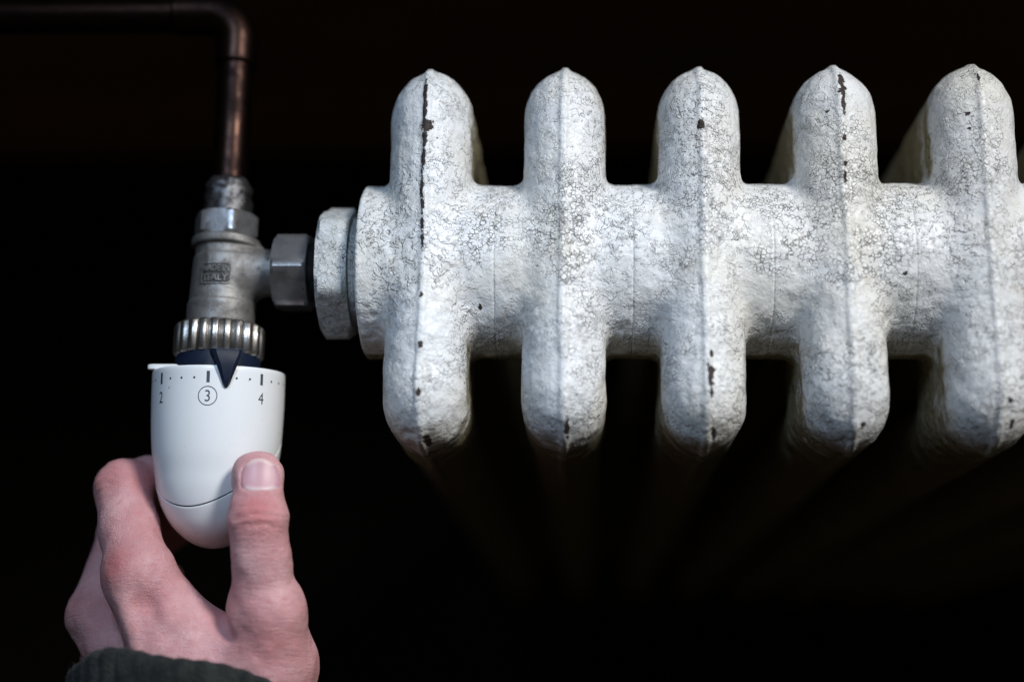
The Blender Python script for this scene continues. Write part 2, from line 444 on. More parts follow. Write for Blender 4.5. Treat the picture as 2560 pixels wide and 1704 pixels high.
# bare spots on the paint: picture x, y, half sizes across/along (mm)
CHIPS = [(979,215,0.9,9),(978,260,1.1,8),(981,297,2.6,2.6),(986,292,2.0,2.5),(977,330,1.0,5),(975,372,0.9,6),(972,430,0.8,5),(972,470,0.8,5),(971,520,0.7,5),(971,560,0.7,3),
         (971,680,0.8,1.6),(971,797,1.1,1.4),(966,905,1.1,1.6),(985,1012,1.6,1.6),(1100,688,0.9,1.1),
         (1303,990,1.2,3.0),
         (1612,293,1.9,1.6),(1636,815,0.9,1.2),(1634,858,1.7,3.0),(1633,880,1.4,2.0),(1636,905,0.9,2.0),(1640,1000,1.2,2.2),
         (1937,180,1.5,3.0),(1940,200,1.2,2.0),(1938,215,1.5,2.5),(1940,245,0.8,4),(1943,322,1.0,1.8),(1946,380,1.1,1.3),(1945,412,0.9,2.2),(1978,983,1.2,1.3),(1903,258,0.9,0.8),
         (2225,262,1.0,0.8),(2230,296,0.9,0.9),(2250,175,0.7,3.0),(2325,921,1.1,1.0),(2318,985,1.0,1.6),
         (2088,622,0.9,0.8)]
CH = [(*P(c[0], c[1], 37 if c[1] < 950 else 26)[:2], c[2], c[3]) for c in CHIPS]
radiator = empty('cast_iron_radiator', (X0/1000, 0, 0), 'old cast-iron column radiator with crazed white paint and dark chips', 'radiator')
NSEC = 8
for i in range(NSEC):
    v = SV.copy(); x0 = X0 + i*PITCH
    wv = v + np.array([x0, 0, 0])
    # wandering seam, lumpy brushed coats
    wob = vnoise(np.stack([np.full(len(v), i*7.3), v[:, 1]/26, v[:, 2]/26], 1), 3)*0.9
    v[:, 0] += wob*np.exp(-(v[:, 0]/3.2)**2)
    nrm = SV*0
    e = 0.4
    g = []
    for a in range(3):
        d = np.zeros(3); d[a] = e
        q1 = SV+d; q0 = SV-d
        g.append(section_sdf(q1[:, 0], q1[:, 1], q1[:, 2])-section_sdf(q0[:, 0], q0[:, 1], q0[:, 2]))
    g = np.stack(g, 1); nrm = g/np.maximum(np.linalg.norm(g, axis=1), 1e-6)[:, None]
    amp = 0.30*vnoise(wv/9.0, 1) + 0.20*vnoise(wv/4.3, 2) + 0.13*vnoise(wv/2.2, 5)
    endfade = np.clip((PITCH/2-np.abs(SV[:, 0]))/0.8, 0.75, 1)
    v += nrm*(amp*endfade)[:, None]
    chip = np.zeros(len(v))
    for cx, cy, wx, wy in CH:
        near = (np.abs(wv[:, 0]-cx) < 12) & (np.abs(wv[:, 1]-cy) < 30) & (wv[:, 2] > -10)
        if not near.any(): continue
        k = np.exp(-((wv[near, 0]-cx)/(wx*1.0))**2-((wv[near, 1]-cy)/(wy*1.1))**2)
        chip[near] = np.maximum(chip[near], k)
    sec = mk('section', v+np.array([x0, 0, 0]), SQ, M['paint'], radiator, loc_mm=(x0, 0, 0), attrs={'chip': chip, 'old': np.clip(np.maximum(0.5-(wv[:, 2]-4)/24 - 0.25*nrm[:, 2], 0.55-nrm[:, 2]*1.1), 0, 1)})  # old: cream coat plus painted shade, by height and facing
    if i in (0, NSEC-1):
        for sy in (-1, 1):
            mk('foot', *lathe([(0, 13), (40, 11), (68, 12), (72, 18), (100, 20)], np.array([x0, YO+sy*YC_, -880.0]), (0, 0, -1), 24), M['paint_bush'], sec, sharp=40)
# boss lip on the end of the first section, and the reducing bushing screwed into it
ax = np.array([1.0, 0, 0])
xb = X0-PITCH/2
bush = mk('reducing_bushing', *hexnut(np.zeros(3), ax, -39.6, -27.2, 28.0, math.pi/6, 1.6, 96), M['paint_bush'], radiator, sharp=28)
mk('bushing_thread', *lathe([(-27.4, 19)]+[(-27.3+0.45*k, 21.5+0.7*(k % 2)) for k in range(14)]+[(-20.8, 19)], np.zeros(3), ax, 64), M['paint_bush'], bush, sharp=60)

# ------------------------------------------------------------------ valve
VX = -81.2
AX = np.array([0, -1.0, 0]); VO = np.array([VX, 0, 0.0])
valve = empty('radiator_valve', (VX/1000, 0, 0), 'nickel radiator valve with white numbered thermostat head, gripped by a hand', 'valve')
valve.location = Vector((VX/1000, 0, HZ))
radiator.location.z = 0.0
# body and outlet as one casting
bs = 0.55
bx = np.arange(-17, 27, bs); by = np.arange(-25, 17, bs); bz = np.arange(-17, 17.1, bs)
X, Y, Z = np.meshgrid(bx, by, bz, indexing='ij')
def body_sdf(X, Y, Z):
    a = -Y; rr = np.hypot(X, Z)
    prof = np.interp(a, [-14, -13.4, -10.4, -9.6, -6.2, -5.4, 13.0, 13.8, 22.5], [12.6, 13.4, 13.4, 11.6, 11.6, 12.2, 13.0, 13.6, 13.5])
    d = np.maximum(rr-prof, np.maximum(a-22.6, -14.0-a))
    rb = np.hypot(Y, Z); branch = np.maximum(rb-9.5, np.maximum(X-25.5, -X))
    return smin(d, branch, 7.0)
d = body_sdf(X, Y, Z)
BV, BQ = snet(d, bx, by, bz)
BV = BV + VO
body = mk('valve_body', BV, BQ, M['nickel'], valve)
VN = VO
mk('inlet_nut', *hexnut(VN, AX, -24.0, -14.2, 13.6, math.radians(-25), 1.0), M['nut'], valve, sharp=25)
mk('union_nut', *hexnut(VN, ax, VX*-1-59.0, VX*-1-45.0, 16.9, math.radians(6), 1.3), M['nut'], valve, sharp=25)
mk('union_tail', *lathe([(35.5, 9)]+[(35.6+0.6*k, 11.2+0.6*(k % 2)) for k in range(11)]+[(42.3, 9)], VN, ax, 48), M['blackfit'], valve, sharp=60)
def knurl_r(a_, s):
    w = abs(math.sin(a_*11))
    return 1-0.085*(1-min(1, w*1.25))**0.9
mk('knurled_ring', *lathe([(22.6, 15.0), (22.6, 16.9), (23.6, 17.9), (29, 18.0), (34.4, 17.9), (35.6, 16.9), (35.6, 15.0)], VN, AX, 264, rfun=lambda a_, s: knurl_r(a_, s)), M['knurl'], valve, sharp=50)
mk('collar', *lathe([(35.5, 13), (35.6, 16.4), (37.4, 16.9), (45, 17.3), (45, 10)], VN, AX, 72), M['navy'], valve, sharp=40)

# thermostat head, leaning a little forward on its ring
TILT = math.radians(5.5)
HD = np.array([0, -math.cos(TILT), -math.sin(TILT)]); HU = np.array([0, -math.sin(TILT), math.cos(TILT)]); HR = np.array([1.0, 0, 0])
HO = VO + np.array([0.8, -41.2, 0.0])
HP = [(a_, b_*0.975) for a_, b_ in [(0, 26.0), (0.5, 26.5), (5, 26.6), (15, 26.5), (25, 26.1), (33, 25.4), (40, 24.2), (46, 23.2), (52, 21.5), (57, 19.1), (61, 16.3), (65, 12.0), (67.6, 7.8), (69, 3.9), (69.5, 0.0)]]
hs = np.array([p[0] for p in HP]); hr = np.array([p[1] for p in HP])
def head_r(s):
    # smooth interpolation through the profile
    i = int(np.clip(np.searchsorted(hs, s)-1, 0, len(hs)-2)); t = (s-hs[i])/(hs[i+1]-hs[i])
    def tang(k):
        k0, k1 = max(k-1, 0), min(k+1, len(hs)-1); return (hr[k1]-hr[k0])/(hs[k1]-hs[k0])
    h = hs[i+1]-hs[i]; m0, m1 = tang(i)*h, tang(i+1)*h
    return (2*t**3-3*t**2+1)*hr[i]+(t**3-2*t**2+t)*m0+(-2*t**3+3*t**2)*hr[i+1]+(t**3-t**2)*m1
def head_pt(s, th, off=0.0):
    r = (head_r(s) if s > 0.6 else 25.84) + off
    return HO + HD*s + HU*r*math.cos(th) + HR*r*math.sin(th)
def seam(th):
    th = th-math.radians(14); return 35.0 + 16.0*math.cos(th) - 9.0*math.sin(th)
SEG = 144
def head_shell():
    V = []; Fc = []; rows = []
    ring = []
    lip = [(2.5, -3.0), (0.0, -3.0), (-0.0, -0.7), (0.35, -0.1)]
    for s, off in lip: ring.append(('abs', s, off))
    for k in range(41): ring.append(('rel', k/40, 0))
    ring.append(('in', 1, -0.25)); ring.append(('in', 1.006, -0.9)); ring.append(('in', 1.012, -1.6))
    for kind, s, off in ring:
        for k in range(SEG):
            th = 2*math.pi*k/SEG; e = seam(th)
            if kind == 'abs': V.append(HO + HD*s + HU*(25.84+off)*math.cos(th) + HR*(25.84+off)*math.sin(th))
            elif kind == 'rel': V.append(head_pt(0.7+(e-0.9)*s, th))
            else: V.append(head_pt(e-0.2+(s-1)*20, th, off))
    for i in range(len(ring)-1):
        for k in range(SEG):
            k2 = (k+1) % SEG; Fc.append((i*SEG+k, i*SEG+k2, (i+1)*SEG+k2, (i+1)*SEG+k))
    return fixn(V, Fc)
def head_cap():
    V = []; Fc = []; n = 36
    rows = [(0.40, -1.8), (0.37, -0.5), (0.44, -0.08)]
    for s, off in rows:
        for k in range(SEG):
            th = 2*math.pi*k/SEG; V.append(head_pt(seam(th)+s, th, off))
    for i in range(n+1):
        t = i/n; t = 1-(1-t)**1.5
        for k in range(SEG):
            th = 2*math.pi*k/SEG; s = seam(th)+0.58 + (69.45-seam(th)-0.58)*t
            V.append(head_pt(s, th))
    R_ = len(rows)+n+1
    for i in range(R_-1):
        for k in range(SEG):
            k2 = (k+1) % SEG; Fc.append((i*SEG+k, i*SEG+k2, (i+1)*SEG+k2, (i+1)*SEG+k))
    Fc.append(tuple((R_-1)*SEG+k for k in range(SEG)))
    return fixn(V, Fc)
def head_liner():
    V = []; Fc = []
    for s in (-2.2, -0.4, 0.5, 2.4):
        for k in range(SEG):
            th = 2*math.pi*k/SEG; V.append(head_pt(seam(th)+s, th, -0.95))
    for i in range(3):
        for k in range(SEG):
            k2 = (k+1) % SEG; Fc.append((i*SEG+k, i*SEG+k2, (i+1)*SEG+k2, (i+1)*SEG+k))
    return fixn(V, Fc)
head = mk('thermostat_head', *head_shell(), M['white'], valve, sharp=50)
mk('end_cap', *head_cap(), M['white'], head, sharp=50)
mk('seam_liner', *head_liner(), M['grime'], head)

# printed scale
def bend(pts2d, th0, s0, off, faces, name, mat, parent):
    """flat outline (mm across, mm up the print) wrapped on the head"""
    V = [head_pt(s0-y, th0+x/26.5, off+z) for x, y, z in pts2d]
    return mk(name, V, faces, mat, parent, smooth=False)
def text_mesh(txt, size, depth, bold=0.0):
    cu = bpy.data.curves.new('glyph', 'FONT'); cu.body = txt; cu.size = size; cu.extrude = depth; cu.offset = bold; cu.align_x = 'CENTER'; cu.resolution_u = 6
    o = bpy.data.objects.new('glyph', cu); COL.objects.link(o)
    bpy.context.view_layer.update()
    me = bpy.data.meshes.new_from_object(o.evaluated_get(bpy.context.evaluated_depsgraph_get()))
    V = [tuple(v.co) for v in me.vertices]; Fc = [tuple(p.vertices) for p in me.polygons]
    bpy.data.objects.remove(o); bpy.data.curves.remove(cu); bpy.data.meshes.remove(me)
    return V, Fc
TH3 = math.radians(5.5); DTH = math.radians(47.5)
def rect(w, h, z): 
    n = 4
    V = []; Fc = []
    for j in range(n+1):
        x = -w/2+w*j/n
        V += [(x, h/2, z), (x, -h/2, z)]
    for j in range(n): Fc.append((2*j, 2*j+1, 2*j+3, 2*j+2))
    return V, Fc
for k, txt in ((-1, '2'), (0, '3'), (1, '4')):
    th = TH3+k*DTH
    V, Fc = text_mesh(txt, 6.3, 0.02)
    ymid = (min(v[1] for v in V)+max(v[1] for v in V))/2
    V = [(x*0.86, y-ymid, z) for x, y, z in V]
    bend(V, th, 11.9, 0.05, Fc, 'numeral', M['print'], head)
    V, Fc = rect(1.25, 4.4, 0.05); bend(V, th, 4.6, 0.02, Fc, 'tick_mark', M['print'], head)
    if k == 0:
        V = []; Fc = []; n = 72
        for j in range(n):
            a_ = 2*math.pi*j/n
            V += [(3.75*math.cos(a_), 3.75*math.sin(a_), 0.05), (3.42*math.cos(a_), 3.42*math.sin(a_), 0.05)]
        for j in range(n): j2 = (j+1) % n; Fc.append((2*j, 2*j2, 2*j2+1, 2*j+1))
        bend(V, th, 11.9, 0.02, Fc, 'numeral_ring', M['print'], head)
for q in range(-7, 8):
    if q % 4 == 0: continue
    th = TH3+q*DTH/4
    V = []; n = 14
    for j in range(n): V.append((0.46*math.cos(2*math.pi*j/n), 0.46*math.sin(2*math.pi*j/n), 0.05))
    bend(V, th, 4.9, 0.02, [tuple(range(n))], 'scale_dot', M['print'], head)
# pointer: raised navy wedge reaching from the collar over the rim
def pointer():
    th0 = math.radians(20.5)
    st_ = [(-6.6, 5.9, 26.4, 3.8), (-6.1, 5.8, 28.0, 4.4), (-4.6, 5.25, 28.7, 4.2), (0.5, 3.7, 28.9, 2.3), (5.0, 2.1, 28.6, 1.2), (7.6, 1.25, 28.3, 0.6), (8.6, 0.55, 27.6, 0.25)]
    V = []; Fc = []
    for s, w, top, wt in st_:
        for x, r in ((-w, 0), (-w, 1), (-wt, 2), (0, 3), (wt, 2), (w, 1), (w, 0)):
            base = 25.5 if s > 0.2 else 16.5
            rad = {0: base, 1: top-1.7, 2: top-0.75, 3: top-0.7}[r]
            V.append(HO + HD*s + HU*(rad*math.cos(th0)-x*math.sin(th0)) + HR*(rad*math.sin(th0)+x*math.cos(th0)))
    m = 7
    for i in range(len(st_)-1):
        for k in range(m-1): Fc.append((i*m+k, i*m+k+1, (i+1)*m+k+1, (i+1)*m+k))
    Fc.append(tuple(range(m))); Fc.append(tuple((len(st_)-1)*m+k for k in range(m)))
    return fixn(V, Fc)
mk('pointer', *pointer(), M['navy'], valve, sharp=30)
def slab(c, ex, ey, ez, hx, hy, hz, r=0.8):
    V = []; Fc = []
    prof = [(-hz, 1-r/max(hx, hy)*1.0), (-hz+r*0.4, 1), (hz-r*0.4, 1), (hz, 1-r/max(hx, hy))]
    n = 32
    for z, f in prof:
        for k in range(n):
            a_ = 2*math.pi*k/n
            x = math.copysign(abs(math.cos(a_))**0.35, math.cos(a_))*hx*f; y = math.copysign(abs(math.sin(a_))**0.35, math.sin(a_))*hy*f
            V.append(c+ex*x+ey*y+ez*z)
    for i in range(3):
        for k in range(n):
            k2 = (k+1) % n; Fc.append((i*n+k, i*n+k2, (i+1)*n+k2, (i+1)*n+k))
    Fc.append(tuple(reversed(range(n)))); Fc.append(tuple(3*n+k for k in range(n)))
    return fixn(V, Fc)
mk('stop_tab', *slab(HO + HR*-19.6 + HD*-0.9 + HU*9.0, HR, HU, HD, 6.2, 3.0, 1.1), M['white'], head, sharp=40)

# raised maker's plate on the casting: MADE IN / ITALY
def on_body(pts, th0, a0, off, r=12.55):
    out = []
    for x, y, z in pts:
        th = th0+x/r
        q = np.linspace(11.5, 16, 91); f = body_sdf(q*math.sin(th), np.full(91, y-a0), q*math.cos(th))
        rad = float(q[np.argmax(f > 0)])+off+z
        out.append(VN + AX*(a0-y) + np.array([math.sin(th)*rad, 0, math.cos(th)*rad]))
    return out
TH_T = math.radians(1)
for txt, yy in (('MADE IN', 1.1), ('ITALY', -2.7)):
    V, Fc = text_mesh(txt, 3.8, 0.55, 0.02)
    wd = max(v[0] for v in V)-min(v[0] for v in V)
    V = [(x*9.9/wd if txt == 'MADE IN' else x*8.8/wd, y+yy, z) for x, y, z in V]
    mk('lettering', on_body(V, TH_T, 3.9, 0.12), Fc, M['nickel'], body, smooth=False)
V = []; Fc = []
def frame_pts():
    pts = []
    n = 96
    for k in range(n):
        a_ = 2*math.pi*k/n; cx = math.copysign(abs(math.cos(a_))**0.28, math.cos(a_)); cy = math.copysign(abs(math.sin(a_))**0.28, math.sin(a_))
        pts.append((cx, cy))
    return pts
fp = frame_pts(); n = len(fp)
pl = [(x*5.7*k/6, y*4.15*k/6+0.35, 0.0) for k in range(7) for x, y in fp]
mk('letter_shade', on_body(pl, TH_T, 3.9, 0.06), [(i*n+k, i*n+(k+1) % n, (i+1)*n+(k+1) % n, (i+1)*n+k) for i in range(6) for k in range(n)], M['recess_shade'], body)  # dark sheet put in as the recess shade around the letters
rings = [(5.9, 4.3, -0.1), (5.9, 4.3, 0.5), (5.4, 3.9, 0.5), (5.5, 3.95, -0.1)]
V = [(x*w, y*h+0.35, z) for w, h, z in rings for x, y in fp]
Fc = [(i*n+k, i*n+(k+1) % n, (i+1)*n+(k+1) % n, (i+1)*n+k) for i in range(3) for k in range(n)]
mk('letter_frame', on_body(V, TH_T, 3.9, 0.05), Fc, M['nickel'], body, smooth=False)

# ------------------------------------------------------------------ copper pipe
pipe = empty('copper_pipe', (VX/1000, 0.1, HZ), 'tarnished copper pipe bent by an elbow, soldered into the valve inlet', 'pipe')
mk('riser', *tube([(VX, 26, 0), (VX, 60, 0), (VX-0.3, 95, 0)], 7.5, 40), M['copper'], pipe, sharp=50)
YP = 114.5; RBEND = 13.5
el = [(VX-0.3, 91.5, 0), (VX-0.3, 91.6, 0), (VX-0.3, 96, 0)]
for k in range(0, 13):
    a_ = math.pi/2*k/12
    el.append((VX-0.3-RBEND+RBEND*math.cos(a_), YP-RBEND+RBEND*math.sin(a_), 0))
el += [(VX-22, YP, 0), (VX-25.9, YP, 0), (VX-26, YP, 0)]
erad = [8.2, 8.8, 8.8] + [8.9]*13 + [8.8, 8.8, 8.2]
mk('elbow', *tube(el, erad, 40), M['copper'], pipe, sharp=50)
mk('run', *tube([(VX-22, YP, 0), (VX-120, YP+0.6, 0), (VX-420, YP+1.5, 0)], 7.5, 40), M['copper'], pipe, sharp=50)
for nm, p0, dd in (('solder_ring', (VX-0.3, 91.2, 0), (0, -1, 0)), ('solder_ring', (VX-26.3, YP, 0), (-1, 0, 0))):
    mk(nm, *lathe([(-1.0, 8.0), (-0.3, 8.9), (0.4, 8.5), (1.4, 7.45)], np.array(p0, float), dd, 40), M['copper'], pipe)
mk('solder_joint', *lathe([(-39.8, 7.4), (-38.9, 8.3), (-37.5, 9.2), (-36.0, 9.5), (-34.4, 9.3), (-33.2, 9.4), (-30, 9.7), (-25, 9.9), (-24.0, 10.2), (-23.9, 8)], VN, AX, 48,
   rfun=lambda a_, s: 1+0.035*math.sin(3*a_+s)+0.03*math.sin(7*a_-1.3*s)), M['solder'], pipe, sharp=60)

# ------------------------------------------------------------------ hand
def seg(p, A, B, ra, rb, n=None, sq=1.0):
    A = np.array(A, float); B = np.array(B, float)
    if n is not None and sq != 1.0:
        n = unit(n); k = sq-1
        p = p + np.outer((p-A) @ n, n)*k; B = B + n*np.dot(B-A, n)*k
    ab = B-A; L2 = ab @ ab
    t = np.clip(((p-A) @ ab)/L2, 0, 1)
    return np.linalg.norm(p-A-t[:, None]*ab, axis=1) - (ra+(rb-ra)*t)
def J(xd, yd, z): return P(xd, yd, z)
TH_TIP = J(593, 1092, 21.5); TH_IP = J(594, 1195, 25.0); TH_MID = J(602, 1285, 22.0); TH_MCP = J(611, 1408, 14.0); TH_CMC = J(618, 1530, 4.0)
IX_PIP = J(285, 1122, -8.0); IX_MID = J(342, 1106, -19.0); IX_DIP = J(398, 1104, -28.5); IX_TIP = J(478, 1112, -35.5)
IX_MCP = J(318, 1322, 9.0); IX_H = J(297, 1215, 1.0)
MD_MCP = J(221, 1416, -18.0); MD_PIP = J(284, 1225, -36.0); MD_DIP = J(380, 1180, -56.0); MD_TIP = J(450, 1180, -60.0)
RG_MCP = J(262, 1490, -44.0); RG_PIP = J(300, 1290, -66.0); RG_DIP = J(380, 1225, -74.0); RG_TIP = J(430, 1205, -70.0)
PK_MCP = J(245, 1530, -52.0); PK_PIP = J(320, 1390, -68.0); PK_DIP = J(385, 1330, -78.0)
WR = J(450, 1660, -8.0)
n_th = unit(np.array([0.12, -0.06, 1.0]))
tax = unit(TH_TIP-TH_IP); n_th = unit(n_th - tax*np.dot(n_th, tax)); tex_ = np.cross(tax, n_th)      # across the thumb
NAILC = J(596, 1086, 31.0)
def nail_q(p):
    d = p-NAILC; u = d @ tex_; v = d @ tax
    ex = np.where(v > -0.2, 2.15, 3.2)
    return (np.abs(u/7.3)**ex+np.abs((v+0.2)/6.6)**ex)**(1/ex)-1, u, v
def hand_sdf(p):
    # thumb
    th = seg(p, TH_IP, TH_TIP, 10.5, 8.9, n_th, 1.22)
    th = smin(th, seg(p, TH_TIP-tex_*1.3-tax*0.3, TH_TIP+tex_*1.3-tax*0.3, 8.2, 8.2, n_th, 1.15), 3)
    th = smin(th, seg(p, TH_MID, TH_IP, 9.2, 10.6, n_th, 1.12), 4)
    th = smin(th, seg(p, TH_MCP, TH_MID, 13.2, 9.2, n_th, 1.08), 7)
    th = smin(th, seg(p, TH_MCP+np.array([4.0, -1, 3.0]), TH_MCP+np.array([4.0, -8, 1]), 10.6, 10.4), 5)
    th = smin(th, seg(p, TH_MCP, TH_CMC, 13.0, 15.0), 7)
    # index
    ix = seg(p, IX_PIP, IX_H, 10.6, 10.7)
    ix = smin(ix, seg(p, IX_H, IX_MCP, 10.6, 12.8), 5)
    ix = smin(ix, seg(p, IX_PIP, IX_MID, 10.6, 9.4), 5)
    ix = smin(ix, seg(p, IX_MID, IX_DIP, 9.3, 8.6), 4)
    ix = smin(ix, seg(p, IX_DIP, IX_TIP, 8.5, 7.4), 4)
    # other fingers, curled out of sight
    md = seg(p, MD_MCP, MD_PIP, 11.0, 9.6)
    md = smin(md, seg(p, MD_PIP, MD_DIP, 9.4, 8.6), 4)
    md = smin(md, seg(p, MD_DIP, MD_TIP, 8.6, 7.4), 4)
    rg = seg(p, RG_MCP, RG_PIP, 10.5, 9.2)
    rg = smin(rg, seg(p, RG_PIP, RG_DIP, 9.0, 8.2), 4)
    rg = smin(rg, seg(p, RG_DIP, RG_TIP, 8.2, 7.0), 4)
    pk = seg(p, PK_MCP, PK_PIP, 9.5, 8.0)
    pk = smin(pk, seg(p, PK_PIP, PK_DIP, 8.0, 6.6), 4)
    # back of the hand
    pm = seg(p, IX_MCP, J(415, 1560, 6.0), 12.6, 15.5)
    pm = smin(pm, seg(p, J(338, 1345, 5), J(446, 1470, 6.0), 10.5, 13.0), 8)          # muscle between thumb and index
    pm = smin(pm, seg(p, J(470, 1495, 2.0), TH_CMC, 12.5, 15.5), 9)
    pm = smin(pm, seg(p, J(415, 1560, 4.0), J(560, 1590, 2.0), 15.5, 18.0), 10)
    pm = smin(pm, seg(p, J(415, 1560, 2.0), WR, 17, 24, (0, 0, 1), 1.15), 12)
    pm = smin(pm, seg(p, TH_CMC, WR+np.array([16, -8, -4]), 17.0, 20), 10)
    mm = seg(p, MD_MCP, J(330, 1590, -14.0), 11.2, 15.0)
    mm = smin(mm, seg(p, RG_MCP, J(330, 1620, -28.0), 11.0, 15.0), 9)
    mm = smin(mm, seg(p, PK_MCP, J(350, 1640, -36.0), 10.0, 14.0), 9)
    pm = smin(pm, mm, 3)
    # tendons and knuckle prominences
    pm = smin(pm, seg(p, J(292, 1390, 17.5), J(332, 1520, 17.0), 3.6, 3.0), 4)
    pm = smin(pm, seg(p, J(196, 1410, -9.0), J(245, 1520, -5.5), 4.2, 3.4), 5)
    pm = smin(pm, seg(p, J(262, 1500, -3.0), J(290, 1580, 0.0), 3.0, 3.2), 4)
    # palm pad below
    pm = smin(pm, seg(p, J(500, 1500, -14), J(330, 1540, -40), 14, 15), 12)
    pm = smin(pm, seg(p, WR, WR+np.array([12, -90, -4]), 24, 27, (0, 0, 1), 1.2), 14)
    d = smin(pm, ix, 5)
    d = smin(d, md, 3.0); d = smin(d, rg, 3.0); d = smin(d, pk, 3.0)
    d = smin(d, th, 4.5)
    # web fold notch
    d = smax(d, -seg(p, J(503, 1412, 16), J(527, 1465, 21), 2.4, 0.7), 4.0)
    # knuckle hollow behind the index knuckle
    d = d + 2.6*np.exp(-np.sum(((p-J(340, 1385, 18))/np.array([5.5, 7, 12]))**2, axis=1))
    for A_, B_, dp_, w_ in ((J(352, 1400, 17), J(405, 1500, 19), 1.3, 4.0), (J(250, 1370, 6), J(262, 1500, 4), 1.6, 3.2), (J(560, 1385, 24), J(575, 1440, 24), 0.8, 3.5)):
        d = d + dp_*np.exp(-(np.clip(seg(p, A_, B_, 0.0, 0.0), 0, None)/w_)**2)
    # thumb: creases over the joint
    q = p-TH_IP; u = q @ tex_; v = q @ tax; w = q @ n_th
    dors = np.clip((w-2)/5, 0, 1)*np.clip(1-np.abs(u)/10.5, 0, 1)**0.5
    for v0, cu, dep, wd, u0 in ((2.6, -0.018, 0.62, 0.75, 0), (-1.2, -0.016, 0.42, 0.6, 1.5), (-4.6, -0.012, 0.62, 0.75, -1.0), (6.2, -0.03, 0.25, 0.6, 2.0), (9.6, -0.03, 0.2, 0.5, 1.5)):
        d = d + dors*dep*np.exp(-((v-v0-cu*(u-u0)**2+0.25*np.sin(u*0.9+v0))/wd)**2)
    d = d - dors*0.5*np.exp(-((v-0.6)/1.3)**2) - dors*0.4*np.exp(-((v+3.0)/1.2)**2)
    # loose skin over the thumb knuckle and the back of the hand
    d = d + 0.35*vnoise(p/np.array([5.0, 5.0, 5.0]), 21) + 0.10*vnoise(p/2.2, 22)*np.clip((p[:, 2]+30)/20, 0, 1)
    # nail bed and its folds
    qn, u, v = nail_q(p); up = np.clip(((p-TH_IP) @ n_th-1.5)/4, 0, 1)
    d = d + up*1.0*np.clip(-qn*5+0.15, 0, 1) - up*0.30*np.exp(-((qn-0.13)/0.10)**2)*np.clip((5.0-v)/4, 0.1, 1)
    # index: creases over the bent joint
    q = p-IX_PIP; ia = unit(IX_PIP-IX_MCP); v = q @ ia
    msk = np.exp(-np.sum(((q-np.array([-5, 2, 7]))/np.array([9, 11, 10]))**2, axis=1))
    d = d + msk*0.24*np.sin((v*1.0+q[:, 0]*0.55)*2.1+1.2*np.sin(q[:, 0]*0.5))
    return d
lo = np.array([-148., -215., -92.]); hi = np.array([-22., -58., 46.])
hsz = 0.75; C_ = 4
nn = (np.ceil((hi-lo)/(hsz*C_)).astype(int))*C_+1
gx = lo[0]+np.arange(nn[0])*hsz; gy = lo[1]+np.arange(nn[1])*hsz; gz = lo[2]+np.arange(nn[2])*hsz
cg = np.stack(np.meshgrid(gx[::C_], gy[::C_], gz[::C_], indexing='ij'), -1); cs = cg.shape[:3]
cd = hand_sdf(cg.reshape(-1, 3)).reshape(cs)
full = np.repeat(np.repeat(np.repeat(cd, C_, 0), C_, 1), C_, 2)
def shift_fit(a_):   # centre the coarse cells on their nodes and cut to size
    h = C_//2
    return a_[h:h+nn[0], h:h+nn[1], h:h+nn[2]]
full = shift_fit(full)
pad = [(0, nn[k]-full.shape[k]) for k in range(3)]
full = np.pad(full, pad, mode='edge')
near = np.abs(full) < 6.0
I, Jx, K = np.nonzero(near)
full[near] = hand_sdf(np.stack([gx[I], gy[Jx], gz[K]], 1))
HV, HQ = snet(full, gx, gy, gz)
# keep the open end clean
red = np.zeros(len(HV))
for c, s_, a_ in ((TH_IP+n_th*9, 8, 0.75), (TH_IP+n_th*9+tax*-5, 7, 0.3), (IX_PIP+np.array([-5, 1, 8]), 10, 0.55), (IX_PIP+np.array([10, 2, 4]), 9, 0.6), (IX_MCP+np.array([-6, 2, 11]), 9, 0.75),
                 (TH_MCP+np.array([2, -10, 12]), 11, 0.5), (TH_MCP+np.array([-8, 4, 8]), 7, 0.25), (MD_MCP+np.array([-4, 3, 8]), 8, 0.4), (TH_TIP+n_th*6+tax*-9, 4.5, 0.35), (J(330, 1200, 12), 8, 0.25),
                 (J(360, 1390, 18), 9, 0.35), (J(505, 1410, 10), 5, 0.6)):
    red = np.maximum(red, 1.15*a_*np.exp(-np.sum(((HV-c)/s_)**2, axis=1)))
person = empty('person', (J(450, 1660, 0)[0]/1000, J(450, 1660, 0)[1]/1000, HZ-0.05), 'left hand in a dark knit sleeve, thumb and index finger gripping the thermostat head', 'person')
hand = mk('hand', HV, HQ, M['skin'], person, attrs={'red': red})
# thumbnail laid on its bed
NU, NV = 25, 25; V = []; al = []
def nail_base(p):
    t_ = np.zeros(len(p))
    for _ in range(60):
        d = hand_sdf(p - n_th*t_[:, None]); t_ = np.clip(t_ + d*0.7, 0, 25)
    return p - n_th*t_[:, None]
pts = []
for j in range(NV):
    v_ = -1+2*j/(NV-1)
    for i in range(NU):
        u_ = -1+2*i/(NU-1)
        # square to superellipse
        m_ = max(abs(u_), abs(v_)); ex = 2.15 if v_ > 0 else 3.2; L = (abs(u_)**ex+abs(v_)**ex)**(1/ex) if m_ > 0 else 1
        f = m_/L if L > 0 else 0
        pts.append(NAILC + tex_*(u_*f*7.3*1.02) + tax*(v_*f*6.6*1.02-0.2) + n_th*10)
        al.append(j/(NV-1))
pts = nail_base(np.array(pts))
lx = (pts-NAILC) @ tex_; ly = (pts-NAILC) @ tax
